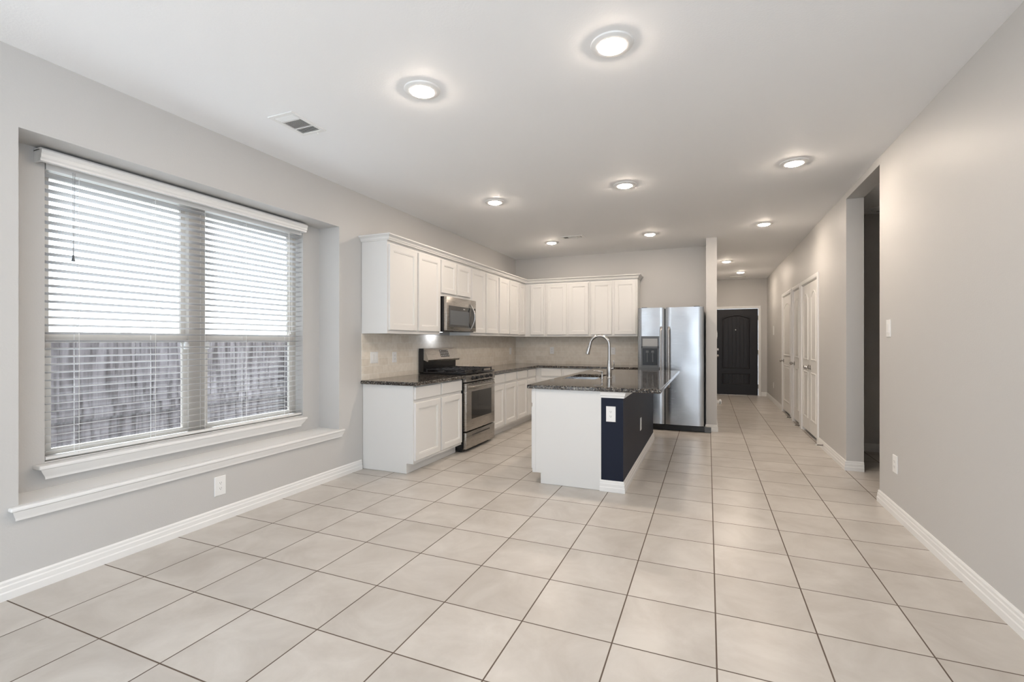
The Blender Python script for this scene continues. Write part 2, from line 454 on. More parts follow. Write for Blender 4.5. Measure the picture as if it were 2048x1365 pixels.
BASE = [(0, 0), (0.016, 0), (0.016, 0.036), (0.0125, 0.042), (0.0125, 0.066), (0.009, 0.072), (0.009, 0.086), (0.004, 0.095), (0, 0.095)]
def base(side, *paths):
    m = MB()
    for pth in paths: m.sweep(pth, BASE)
    m.build('baseboard_' + side, M_TRIM, kind='structure', smooth=False)
base('left', [(0, 3.77), (0, REAR)])
base('right', [(RX, REAR), (RX, 4.585), (RX + 0.145, 4.585)])
base('hall_right', [(RX + 0.145, 5.57), (RX, 5.57), (RX, 6.805)], [(RX, 9.89), (RX, FY), (4.335, FY)])
base('hall_left', [(3.31, FY), (3.31, 7.25), (3.168, 7.25), (3.168, 7.60)])
base('side_hall', [(6.55, 6.62), (RX + 0.145, 6.62), (RX + 0.145, 5.70)])
base('rear', [(0.0, REAR), (RX, REAR)])

# window sills of the niche
def sill(name, y0, y1, x_in, z_top, proj, parts):
    m = MB()
    ear = 0.0
    prof = parts
    m.prism(prof, lambda u, v, a: (x_in + u, a, z_top + v), y0, y1)
    return m
m = MB()
# niche stool: board plus crown-shaped apron with returned ends
m.box(-0.245, 0.0, NY0, NY1, 0.427, 0.449)
m.box(0.0, 0.038, 1.195, 3.510, 0.427, 0.449, 0.008, 3)
def apron(m, x, y0, y1, zt, zb, out):
    pr = [(0.0, zt), (out, zt), (out * 0.86, zt - (zt - zb) * 0.30), (out * 0.62, zt - (zt - zb) * 0.70), (out * 0.56, zb + 0.010), (out * 0.56, zb), (0, zb)]
    ext = {o: o for o, z in pr}
    def ring(sgn, y):
        return [(x + o, y + sgn * (o - out), z) for o, z in pr]
    m.loops([ring(-1, y0), ring(1, y1)])
apron(m, 0.0, 1.203, 3.502, 0.4268, 0.378, 0.033)
m.build('trim_1', M_TRIM, kind='structure')
m = MB()
m.box(-0.245, -0.168, 1.385, 3.255, 0.566, 0.589, 0.008, 3)
apron(m, -0.245, 1.395, 3.246, 0.5658, 0.505, 0.070)
m.build('trim_2', M_TRIM, kind='structure')
m = MB()
m.box(-0.40, -0.245, WY0, WY1, WZ0 - 0.001, WZ0 + 0.004)
m.build('trim_3', M_TRIM, kind='structure')

# ------------------------------------------------------------------ window in the niche
win = struct_root('window_1', (-0.36, 2.354, WZ0))
fr = MB(); X0, X1 = -0.395, -0.335
fr.box(X0, X1, WY0, WY0 + 0.035, WZ0, WZ1); fr.box(X0, X1, WY1 - 0.035, WY1, WZ0, WZ1)
fr.box(X0, X1, WY0 + 0.035, WY1 - 0.035, WZ0, WZ0 + 0.022); fr.box(X0, X1, WY0 + 0.035, WY1 - 0.035, WZ1 - 0.035, WZ1)
fr.box(X0 + 0.001, X1 + 0.015, 2.285, 2.405, WZ0 + 0.0005, WZ1 - 0.0005)
fr.build('window_frame', M_VINYL, win)
for (a, b) in ((WY0 + 0.035, 2.285), (2.405, WY1 - 0.035)):
    s = MB(); r = 0.032
    s.box(-0.385, -0.362, a, a + r, 1.29, WZ1 - 0.035); s.box(-0.385, -0.362, b - r, b, 1.29, WZ1 - 0.035)
    s.box(-0.385, -0.362, a + r, b - r, 1.29, 1.33); s.box(-0.385, -0.362, a + r, b - r, WZ1 - 0.07, WZ1 - 0.035)
    s.box(-0.3605, -0.3375, a, a + r, WZ0 + 0.022, 1.265); s.box(-0.3605, -0.3375, b - r, b, WZ0 + 0.022, 1.265)
    s.box(-0.3605, -0.3330, a, b, 1.266, 1.325, 0.003); s.box(-0.3605, -0.3375, a + r, b - r, WZ0 + 0.022, WZ0 + 0.058)
    sash = s.build('window_sash', M_VINYL, win)
    g = MB(); g.box(-0.375, -0.371, a + r, b - r, 1.33, WZ1 - 0.07); g.box(-0.350, -0.346, a + r, b - r, WZ0 + 0.058, 1.266)
    g.build('window_pane', M_GLASS, sash, smooth=False)
for y in (2.27, 2.42):
    s = MB(); s.box(-0.335, -0.312, y - 0.016, y + 0.016, 1.215, 1.262, 0.006, 2); s.lathe([(0.0, 0.0), (0.014, 0.002), (0.014, 0.012), (0, 0.014)], (-0.324, y, 1.258))
    s.build('window_latch', M_PLATE, win)

# ------------------------------------------------------------------ venetian blind
bl = thing('venetian_blind', (-0.28, 2.354, WZ0), 'wide white horizontal slat blind hanging lowered in the wall niche window', 'blind')
v = MB()
prof = [(-0.245, 2.337), (-0.172, 2.337), (-0.160, 2.325), (-0.160, 2.310), (-0.166, 2.302), (-0.166, 2.285), (-0.174, 2.276), (-0.174, 2.266), (-0.186, 2.262), (-0.186, 2.325), (-0.245, 2.325)]
v.prism(prof, lambda a, b, y: (a, y, b), 1.392, 3.245)
for y in (1.392, 3.235): v.box(-0.245, -0.184, y, y + 0.010, 2.262, 2.330)
v.build('valance', M_TRIM, bl)
hr = MB(); hr.box(-0.305, -0.250, WY0 + 0.008, WY1 - 0.006, 2.245, 2.298); hr.build('head_rail', M_TRIM, bl)
s = MB(); N = 36; z0s, z1s = 0.645, 2.222
for i in range(N):
    z = z0s + (z1s - z0s) * i / (N - 1)
    xc = -0.278; hw = 0.0245; tilt = 0.0048
    prof = [(-hw, -0.0013 - tilt), (0, -0.0002), (hw, -0.0013 + tilt), (hw, 0.0013 + tilt), (0, 0.0024), (-hw, 0.0013 - tilt)]
    s.prism(prof, lambda a, b, y, z=z, xc=xc: (xc + a, y, z + b), WY0 + 0.007, WY1 - 0.005)
s.build('slats', M_SLAT, bl)
b = MB(); b.box(-0.303, -0.253, WY0 + 0.007, WY1 - 0.005, 0.602, 0.620, 0.004, 2); b.build('bottom_rail', M_TRIM, bl)
for y in (1.60, 2.02, 2.36, 2.70, 3.12):
    c = MB()
    for x in (-0.304, -0.2525): c.tube([(x, y, 0.60), (x, y, 2.25)], 0.0011, 6)
    for i in range(N):
        z = z0s + (z1s - z0s) * i / (N - 1)
        c.box(-0.304, -0.2525, y - 0.0007, y + 0.0007, z - 0.0030, z - 0.0019)
    c.build('ladder_cord', M_PLATE, bl)
c = MB(); c.tube([(-0.240, 1.565, 2.26), (-0.240, 1.566, 1.775)], 0.0012, 6)
c.tube([(-0.240, 1.575, 2.26), (-0.240, 1.568, 1.775)], 0.0012, 6)
cd = c.build('tilt_cord', M_LGREY, bl)
t = MB(); t.lathe([(0.0, 0.035), (0.0045, 0.034), (0.005, 0.018), (0.009, 0.002), (0.0085, -0.002), (0, -0.003)], (-0.240, 1.567, 1.745), seg=14)
t.build('tassel', M_GREY, cd)
c = MB(); c.tube([(-0.240, 3.10, 2.26), (-0.240, 3.11, 1.36)], 0.0014, 6); c.tube([(-0.240, 3.115, 2.26), (-0.240, 3.112, 1.36)], 0.0014, 6)
cd = c.build('lift_cord', M_PLATE, bl)
t = MB()
for dy, dz in ((0, 0), (0.016, 0.012)): t.lathe([(0.0, 0.032), (0.004, 0.031), (0.005, 0.016), (0.009, 0.002), (0, -0.002)], (-0.240, 3.105 + dy, 1.325 + dz), seg=14)
t.build('tassel', M_PLATE, cd)

# ------------------------------------------------------------------ outside
MB().box(-9.0, -0.42, -9, 16, -0.62, -0.42).build('ground', M_SOIL, kind='structure', smooth=False)
fe = thing('wooden_fence', (-1.62, 3.0, -0.42), 'weathered grey wooden board fence standing outside the window', 'fence')
pk = MB(); y = -1.0; k = 0
while y < 8.6:
    top = 1.345 + random.uniform(-0.008, 0.008)
    a, bb = y + 0.0012, y + 0.1398
    poly = [(a, -0.40), (bb, -0.40), (bb, top - 0.03), (bb - 0.03, top), (a + 0.03, top), (a, top - 0.03)]
    dx = random.uniform(-0.004, 0.004)
    pk.prism(poly, lambda u, v, x, dx=dx: (x + dx, u, v), -1.66, -1.644)
    y += 0.141
pk.build('picket_boards', M_WOOD, fe)
for z in (-0.15, 0.62): 
    q = MB(); q.box(-1.643, -1.605, -1.0, 8.6, z, z + 0.088, 0.003); q.build('rail', M_WOOD, fe)
for y in (-0.6, 1.84, 4.28, 6.72):
    q = MB(); q.box(-1.604, -1.515, y, y + 0.089, -0.42, 1.22, 0.004); q.build('post', M_WOOD, fe)

# ------------------------------------------------------------------ ceiling lights
def ceiling_light(loc, label):
    t = thing('recessed_light', loc, label, 'ceiling light', 'recessed ceiling lights')
    x, y, z = loc
    m = MB(); m.lathe([(0.0630, -0.001), (0.0635, -0.009), (0.070, -0.013), (0.090, -0.011), (0.102, -0.006), (0.105, 0.0), (0.095, 0.0)], (x, y, z), seg=48)
    m.build('trim_ring', M_PLATE, t)
    m = MB(); m.lathe([(0.0, -0.026), (0.030, -0.0245), (0.050, -0.020), (0.0590, -0.0145), (0.0620, -0.0105), (0.0620, -0.002), (0, -0.002)], (x, y, z), seg=48)
    m.build('lens', M_LENS, t)
    return t
LIGHTS = [
 (2.757, 2.345, 'round recessed ceiling light nearest the viewer, large with a wide white ring'),
 (1.654, 2.345, 'round recessed ceiling light beside the big ceiling vent over the dining area'),
 (3.849, 4.470, 'round recessed ceiling light just before the dark side opening on the right wall'),
 (2.473, 4.500, 'round recessed ceiling light above the near end of the sink island'),
 (1.121, 4.520, 'round recessed ceiling light in front of the microwave cabinets'),
 (1.049, 6.700, 'round recessed ceiling light beside the small kitchen ceiling vent'),
 (2.462, 6.680, 'round recessed ceiling light in front of the refrigerator'),
 (3.841, 6.650, 'round recessed ceiling light at the mouth of the hall, by the closet wall'),
 (3.507, 9.510, 'round recessed hall ceiling light beside the narrow wall end'),
 (3.830, 11.100, 'round recessed ceiling light deepest in the hall, before the front door'),
]
l0 = None
for x, y, lab in LIGHTS:
    if l0 is None: l0 = ceiling_light((x, y, H), lab)
    else: copy_tree(l0, (x, y, H), lab)

def smoke(loc, label, r=0.065):
    t = thing('smoke_detector', loc, label, 'smoke detector')
    m = MB(); m.lathe([(0, 0), (r, 0), (r, -0.012), (r * 0.92, -0.018)] + [(r * 0.85, -0.030), (r * 0.6, -0.036), (0, -0.037)], loc, seg=32); m.build('body', M_PLATE, t)
    m = MB(); m.lathe([(r * 0.3, -0.0365), (r * 0.3, -0.039), (0, -0.040)], loc, seg=20); m.build('test_button', M_LGREY, t)
smoke((4.93, 6.35, H), 'white round smoke detector on the ceiling of the dark side hallway', 0.07)

# ceiling vents
def vent(x0, x1, y0, y1, label, long_axis):
    z = H; t = thing('ceiling_vent', ((x0 + x1) / 2, (y0 + y1) / 2, z), label, 'air vent')
    m = MB(); b = 0.028
    m.box(x0, x1, y0, y0 + b, z - 0.008, z, 0.002); m.box(x0, x1, y1 - b, y1, z - 0.008, z, 0.002)
    m.box(x0, x0 + b, y0 + b, y1 - b, z - 0.008, z, 0.002); m.box(x1 - b, x1, y0 + b, y1 - b, z - 0.008, z, 0.002)
    m.build('frame', M_PLATE, t)
    k = MB(); k.box(x0 + b, x1 - b, y0 + b, y1 - b, z - 0.0018, z - 0.0004); k.build('duct_opening', M_DUCT, t)
    s = MB(); ix0, ix1, iy0, iy1 = x0 + b, x1 - b, y0 + b, y1 - b
    # three louvre banks: ends run across, the middle bank runs along
    if long_axis == 'y':
        Ln = iy1 - iy0; a, c = iy0 + Ln * 0.27, iy0 + Ln * 0.70
        y = iy0 + 0.004
        while y < iy1 - 0.006:
            if y < a - 0.004 or y > c:
                d = 0.009 if y < a else -0.009
                s.prism([(0, 0), (0.0022, 0), (0.0022 + d, -0.0065), (d, -0.0065)], lambda u, v, q, y=y: (q, y + u, z + v - 0.0018), ix0, ix1)
            y += 0.0135
        x = ix0 + 0.004
        while x < ix1 - 0.004:
            s.prism([(0, 0), (0.0022, 0), (0.0092, -0.0065), (0.007, -0.0065)], lambda u, v, q, x=x: (x + u, q, z + v - 0.0018), a, c)
            x += 0.0115
        s.box(ix0, ix1, a - 0.006, a + 0.002, z - 0.0085, z - 0.001); s.box(ix0, ix1, c - 0.004, c + 0.004, z - 0.0085, z - 0.001)
    else:
        Ln = ix1 - ix0; a, c = ix0 + Ln * 0.25, ix0 + Ln * 0.75
        x = ix0 + 0.004
        while x < ix1 - 0.006:
            if x < a - 0.004 or x > c:
                d = 0.008 if x < a else -0.008
                s.prism([(0, 0), (0.0022, 0), (0.0022 + d, -0.0065), (d, -0.0065)], lambda u, v, q, x=x: (x + u, q, z + v - 0.0018), iy0, iy1)
            x += 0.0135
        y = iy0 + 0.004
        while y < iy1 - 0.004:
            s.prism([(0, 0), (0.0022, 0), (0.0092, -0.0065), (0.007, -0.0065)], lambda u, v, q, y=y: (q, y + u, z + v - 0.0018), a, c)
            y += 0.0125
    s.build('louvres', M_PLATE, t)
    l = MB(); xm = x0 + (x1 - x0) * 0.65
    l.box(xm, xm + 0.005, y1 - 0.012, y1 - 0.004, z - 0.022, z - 0.008); l.build('damper_lever', M_PLATE, t)
vent(0.535, 0.745, 2.235, 2.535, 'large white metal ceiling register near the window side of the dining area', 'y')
vent(1.285, 1.590, 6.375, 6.535, 'small white ceiling register with dark louvres over the kitchen', 'x')
vent(3.655, 4.010, 11.80, 11.97, 'narrow ceiling register deep in the hall, just above the front door', 'x')

# ------------------------------------------------------------------ cabinets
def fx(front):            # faces +x, u runs along y
    return lambda u, z, d: (front + d, u, z)
def fy(front):            # faces -y, u runs along x
    return lambda u, z, d: (u, front - d, z)
def cab_box(mb, face, depth, u0, u1, z0, z1, axis, toe=0.0):
    """carcass with the face plane at `face`."""
    if axis == 'x':
        if toe: mb.box(0.004, face, u0, u1, toe, z1); mb.box(0.004, face - 0.075, u0, u1, 0.002, toe)
        else: mb.box(0.004, face, u0, u1, z0, z1)
    else:
        if toe: mb.box(u0, u1, face, BY - 0.004, toe, z1); mb.box(u0, u1, face + 0.075, BY - 0.004, 0.002, toe)
        else: mb.box(u0, u1, face, BY - 0.004, z0, z1)

DT = 0.019
UZ0, UZ1 = 1.352, 2.262
def upper(name, u0, u1, doors, label, axis='x', z0=UZ0, dz0=None, extra=None):
    face = 0.312 if axis == 'x' else BY - 0.312
    loc = (0.16, (u0 + u1) / 2, z0) if axis == 'x' else ((u0 + u1) / 2, BY - 0.16, z0)
    t = thing(name, loc, label, 'cabinet', 'white wall cabinets')
    m = MB(); cab_box(m, face, 0.312, u0 + 0.0008, u1 - 0.0008, z0, UZ1, axis); m.build('carcass', M_CAB, t, smooth=False)
    for a, b in doors:
        d = MB(); d.panel_door((fx if axis == 'x' else fy)(face), a, b, (dz0 or z0 + 0.033), 2.226, DT); d.build('door', M_CAB, t, smooth=False)
    return t
ta = upper('wall_cabinet', 3.772, 4.748, [(3.792, 4.262), (4.292, 4.735)], 'tall two-door white wall cabinet at the open end of the run, left of the microwave')
upper('wall_cabinet', 4.748, 5.506, [(4.762, 5.115), (5.140, 5.490)], 'short two-door white wall cabinet directly above the microwave', z0=1.802, dz0=1.842)
upper('wall_cabinet', 5.506, 6.395, [(5.522, 5.930), (5.965, 6.370)], 'two-door white wall cabinet just right of the microwave')
upper('wall_cabinet', 6.395, 7.205, [(6.420, 6.785), (6.822, 7.185)], 'two-door white wall cabinet between the microwave side and the corner cabinet')
# corner cabinet: L-shaped carcass with a door on each leg
t = thing('corner_cabinet', (0.16, 7.69, UZ0), 'white corner wall cabinet with one narrow door on each leg', 'cabinet', 'white wall cabinets')
m = MB(); m.prism([(0.004, 7.206), (0.312, 7.206), (0.312, BY - 0.312), (0.668, BY - 0.312), (0.668, BY - 0.004), (0.004, BY - 0.004)], lambda a, b, c: (a, b, c), UZ0, UZ1)
m.build('carcass', M_CAB, t, smooth=False)
d = MB(); d.panel_door(fx(0.312), 7.235, 7.470, UZ0 + 0.033, 2.226, DT, 0.045); d.build('door', M_CAB, t, smooth=False)
d = MB(); d.panel_door(fy(BY - 0.312), 0.410, 0.645, UZ0 + 0.033, 2.226, DT, 0.045); d.build('door', M_CAB, t, smooth=False)
upper('wall_cabinet', 0.670, 1.428, [(0.705, 1.034), (1.076, 1.405)], 'two-door white wall cabinet beside the corner on the back wall', axis='y')
upper('wall_cabinet', 1.430, 2.182, [(1.455, 1.783), (1.827, 2.158)], 'two-door white wall cabinet at the refrigerator end of the back wall', axis='y')
# crown moulding running round all of them
CR = [(0, 2.262), (0.010, 2.262), (0.010, 2.272), (0.016, 2.274), (0.022, 2.290), (0.040, 2.304), (0.046, 2.306), (0.046, 2.318), (0, 2.318)]
m = MB()
m.sweep([(2.184, BY - 0.003), (2.184, BY - 0.330), (0.330, BY - 0.330), (0.330, 3.770), (0.003, 3.770)][::-1], [(-o, z) for o, z in CR])
cr = m.build('crown_moulding', M_CAB, smooth=False); tag(cr, 'white crown moulding running along the tops of the wall cabinets', 'moulding')

# base cabinets
FXB = 0.600; FYB = BY - 0.612
def lower(u0, u1, doors, label, axis='x', extra_drawers=None):
    face = FXB if axis == 'x' else FYB
    loc = (0.3, (u0 + u1) / 2, 0) if axis == 'x' else ((u0 + u1) / 2, BY - 0.3, 0)
    t = thing('base_cabinet', loc, label, 'cabinet', 'white base cabinets')
    m = MB(); cab_box(m, face, 0.6, u0 + 0.0008, u1 - 0.0008, 0, 0.849, axis, toe=0.100); m.build('carcass', M_CAB, t, smooth=False)
    fn = (fx if axis == 'x' else fy)(face)
    for a, b in doors:
        d = MB(); d.panel_door(fn, a, b, 0.128, 0.682, DT); d.build('door', M_CAB, t, smooth=False)
        d = MB()
        def ring(i, e): return [fn(a + i, 0.715 + i, e), fn(b - i, 0.715 + i, e), fn(b - i, 0.836 - i, e), fn(a + i, 0.836 - i, e)]
        d.loops([ring(0, 0), ring(0, DT - 0.004), ring(0.004, DT)]); d.build('drawer_front', M_CAB, t, smooth=False)
    return t
lower(3.790, 4.738, [(3.806, 4.262), (4.292, 4.726)], 'white base cabinet with exposed end panel, left of the gas range')
lower(5.545, 6.392, [(5.572, 5.935), (5.975, 6.368)], 'white base cabinet directly right of the gas range')
lower(6.392, 7.236, [(6.425, 6.815), (6.860, 7.205)], 'white base cabinet next to the inside corner of the counter')
t = thing('corner_base_cabinet', (0.3, 7.54, 0), 'white blank corner base cabinet under the counter corner', 'cabinet', 'white base cabinets')
m = MB(); m.box(0.004, FXB, 7.238, BY - 0.004, 0.10, 0.849); m.box(0.004, FXB, 7.30, BY - 0.004, 0.002, 0.10); m.build('carcass', M_CAB, t, smooth=False)
lower(0.602, 1.460, [(0.705, 1.040), (1.078, 1.438)], 'white base cabinet on the back wall, seen over the island sink', axis='y')
lower(1.462, 2.215, [(1.485, 1.820), (1.858, 2.190)], 'white base cabinet on the back wall beside the refrigerator', axis='y')

# counters
CT = 0.884
def counter(poly, name, label, z0=0.8495):
    m = MB()
    # plan outline with a softly rounded edge (three rings)
    cx = sum(p[0] for p in poly) / len(poly)
    def inset(poly, d):
        out = []; n = len(poly)
        for i in range(n):
            p0, p1, p2 = Vector(poly[i - 1]), Vector(poly[i]), Vector(poly[(i + 1) % n])
            a = (p1 - p0).normalized(); b = (p2 - p1).normalized()
            n1 = Vector((-a.y, a.x)); n2 = Vector((-b.y, b.x)); k = n1 + n2; k = k / max(k.dot(n1), 1e-6)
            out.append(p1 + k * d)
        return out
    rings = []
    for d, z in ((0.004, z0), (0.0, z0 + 0.004), (0.0, CT - 0.008), (0.0025, CT - 0.0025), (0.008, CT)):
        rings.append([(p.x, p.y, z) for p in inset(poly, d)])
    m.loops(rings)
    o = m.build(name, M_GRAN, smooth=False)
    return tag(o, label, 'countertop')
XC = 0.648
counter([(0.003, 3.758), (XC, 3.758), (XC, 4.742), (0.003, 4.742)], 'granite_countertop', 'short dark speckled granite countertop left of the gas range')
YC = BY - 0.650
counter([(0.003, 5.541), (XC, 5.541), (XC, YC), (2.232, YC), (2.232, BY - 0.003), (0.003, BY - 0.003)], 'granite_countertop', 'dark granite corner countertop from the range round to the refrigerator')

# backsplash
m = MB(); m.box(0.0005, 0.009, 3.772, BY - 0.0005, CT + 0.0005, UZ0 - 0.0005); bs = m.build('tile_backsplash', M_TRAVL, smooth=False)
tag(bs, 'beige stone tile backsplash along the window-side wall behind the gas range', 'backsplash')
m = MB(); m.box(0.0095, 2.236, BY - 0.009, BY - 0.0005, CT + 0.0005, UZ0 - 0.0005); bs = m.build('tile_backsplash', M_TRAVB, smooth=False)
tag(bs, 'beige stone tile backsplash on the back wall, ending at the refrigerator', 'backsplash')

# ------------------------------------------------------------------ outlets and switches
def plate(kind, pos, axis, label, w=0.072, h=0.117, gang=1):
    """axis: outward normal '+x','-x','-y'; pos is the centre on the surface."""
    x, y, z = pos
    def fn(u, v, d):
        if axis == '+x': return (x + d, y - u, z + v)
        if axis == '-x': return (x - d, y + u, z + v)
        return (x + u, y - d, z + v)
    t = thing('electrical_outlet' if kind == 'outlet' else 'light_switch', (x, y, z), label, 'outlet' if kind == 'outlet' else 'switch')
    W = w * 0.5 + (gang - 1) * 0.023; Hh = h / 2
    def rect(m, cx, cz, a, b, d0, d1, i=0.0):
        r = lambda k, d: [fn(cx - a + k, cz - b + k, d), fn(cx + a - k, cz - b + k, d), fn(cx + a - k, cz + b - k, d), fn(cx - a + k, cz + b - k, d)]
        m.loops([r(0, d0), r(0, d0 + (d1 - d0) * 0.5), r(i, d1)])
    m = MB(); rect(m, 0, 0, W, Hh, 0.0003, 0.006, 0.003); m.build('cover_plate', M_PLATE, t)
    for g in range(gang):
        gx = (g - (gang - 1) / 2) * 0.046
        if kind == 'outlet':
            for s in (-1, 1):
                m = MB(); poly = []
                for k in range(16):
                    a = 2 * PI * k / 16
                    poly.append((gx + 0.0165 * math.cos(a), s * 0.0195 + max(-0.0125, min(0.0125, 0.0165 * math.sin(a)))))
                m.prism(poly, fn, 0.006, 0.0078); rc = m.build('receptacle', M_PLATE, t)
                m = MB()
                for dx in (-0.0062, 0.0062): rect(m, gx + dx, s * 0.0195 + 0.003, 0.0011, 0.0038, 0.0078, 0.0081)
                rect(m, gx, s * 0.0195 - 0.0065, 0.0022, 0.0020, 0.0078, 0.0081)
                m.build('slots', M_SLOT, rc, smooth=False)
        else:
            m = MB(); rect(m, gx, 0, 0.0165, 0.0335, 0.006, 0.0095, 0.002); m.build('rocker', M_PLATE, t)
    return t
plate('outlet', (0.0, 2.294, 0.250), '+x', 'white wall outlet below the window, just above the baseboard', w=0.084, h=0.135)
plate('switch', (0.009, 3.955, 1.106), '+x', 'white double switch plate on the backsplash at its open end', w=0.070, gang=2)
plate('outlet', (0.009, 4.295, 1.100), '+x', 'white outlet on the backsplash between the double switch and the range')
plate('outlet', (0.009, 7.590, 1.105), '+x', 'white outlet on the backsplash close to the inside corner')
plate('outlet', (0.690, BY - 0.009, 1.115), '-y', 'white outlet on the back wall tiles beside the corner')
plate('outlet', (1.745, BY - 0.009, 1.115), '-y', 'white outlet on the back wall tiles right of the faucet')
plate('outlet', (RX, 4.240, 0.380), '-x', 'white outlet low on the right wall beside the side opening', w=0.086, h=0.128)
plate('switch', (RX, 4.375, 1.372), '-x', 'white light switch on the right wall beside the dark opening', w=0.086, h=0.13)
plate('outlet', (RX, 11.15, 0.360), '-x', 'white outlet low on the hall wall near the front door')
plate('switch', (RX, 11.15, 1.500), '-x', 'white switch plate on the hall wall near the front door', w=0.15, h=0.19)
plate('switch', (3.31, 7.50, 1.370), '+x', 'white light switch seen edge-on at the narrow wall end by the refrigerator')

# ------------------------------------------------------------------ gas range
ry0, ry1 = 4.752, 5.530
rg = thing('gas_range', (0.33, (ry0 + ry1) / 2, 0), 'stainless and black gas range between two runs of white cabinets', 'range')
m = MB(); m.box(0.025, 0.615, ry0, ry1, 0.022, 0.892); 
for yy in (ry0 + 0.04, ry1 - 0.04):
    for xx in (0.08, 0.56): m.lathe([(0.018, 0.0), (0.018, 0.022)], (xx, yy, 0), seg=12)
m.build('body', M_BLACK, rg)
m = MB(); m.box(0.025, 0.655, ry0, ry1, 0.892, 0.912, 0.006, 2); m.build('cooktop', M_BLACK, rg)
# control panel
m = MB(); m.prism([(0.615, 0.808), (0.660, 0.808), (0.652, 0.884), (0.615, 0.884)], lambda a, b, y: (a, y, b), ry0, ry1)
cp = m.build('control_panel', M_STEEL, rg)
for i, yy in enumerate((4.905, 5.000, 5.141, 5.285, 5.390)):
    m = MB(); m.lathe([(0.023, 0.0), (0.023, 0.006), (0.0185, 0.010), (0.0175, 0.028), (0.015, 0.031), (0, 0.031)], (0.655, yy, 0.846), axis='x', seg=24)
    m.box(0.684, 0.688, yy - 0.003, yy + 0.003, 0.830, 0.862, 0.001); m.build('knob', M_BLACK, cp)
# oven door
m = MB(); m.box(0.617, 0.657, ry0 + 0.004, ry1 - 0.004, 0.243, 0.792, 0.005, 2)
od = m.build('oven_door', M_STEEL, rg)
m = MB(); m.box(0.6565, 0.6590, 4.885, 5.425, 0.370, 0.690, 0.001); m.build('oven_window', M_BGLASS, od)
m = MB(); m.box(0.6566, 0.6578, 4.85, 5.46, 0.352, 0.708); m.build('window_border', M_STEEL, od)
m = MB(); pts = [(0.672 + 0.030 * math.sin(PI * k / 12) ** 0.35 if 0 < k < 12 else 0.657, ry0 + 0.035 + (ry1 - ry0 - 0.07) * k / 12, 0.748) for k in range(13)]
m.tube(pts, 0.0125, 12); m.build('handle', M_STEEL, od)
# vent slots above door
m = MB()
for k in range(9):
    yy = 4.81 + k * 0.078; m.box(0.6572, 0.6580, yy, yy + 0.058, 0.7775, 0.7845)
m.build('vent_slots', M_SLOT, od)
m = MB(); m.box(0.617, 0.655, ry0 + 0.004, ry1 - 0.004, 0.040, 0.228, 0.005, 2)
dr = m.build('storage_drawer', M_STEEL, rg)
m = MB(); m.box(0.6549, 0.6562, 4.90, 5.38, 0.176, 0.190, 0.0005); m.build('finger_recess', M_SLOT, dr)
# backguard
m = MB(); m.box(0.022, 0.085, ry0, ry1 - 0.005, 0.90, 1.188); m.build('backguard', M_BLACK, rg)
m = MB(); m.prism([(0.086, 1.190), (0.100, 1.190), (0.150, 1.052), (0.143, 1.030), (0.086, 1.050)], lambda a, b, y: (a, y, b), ry0 + 0.006, ry1 - 0.012)
bp = m.build('console', M_STEEL, rg)
def on_console(y, s, off):   # s runs down the slanted face from its top edge
    L_ = math.hypot(0.05, 0.138); ux, uz = 0.05 / L_, -0.138 / L_; nx, nz = 0.138 / L_, 0.05 / L_
    return (0.100 + ux * s + nx * off, y, 1.190 + uz * s + nz * off)
m = MB(); ya, yb_ = 5.065, 5.270
m.loops([[on_console(ya, 0.022, 0.0), on_console(yb_, 0.022, 0.0), on_console(yb_, 0.118, 0.0), on_console(ya, 0.118, 0.0)],
         [on_console(ya, 0.022, 0.0015), on_console(yb_, 0.022, 0.0015), on_console(yb_, 0.118, 0.0015), on_console(ya, 0.118, 0.0015)]])
dp = m.build('clock_display', M_BGLASS, bp)
for r_ in range(3):
    for c_ in range(5):
        if r_ == 0 and 0 < c_ < 4: continue
        yy = ya + 0.016 + c_ * 0.040; ss = 0.034 + r_ * 0.030
        m = MB(); m.loops([[on_console(yy, ss, 0.0015), on_console(yy + 0.014, ss, 0.0015), on_console(yy + 0.014, ss + 0.008, 0.0015), on_console(yy, ss + 0.008, 0.0015)],
                 [on_console(yy, ss, 0.0022), on_console(yy + 0.014, ss, 0.0022), on_console(yy + 0.014, ss + 0.008, 0.0022), on_console(yy, ss + 0.008, 0.0022)]]); m.build('button', M_MARK, bp, smooth=False)
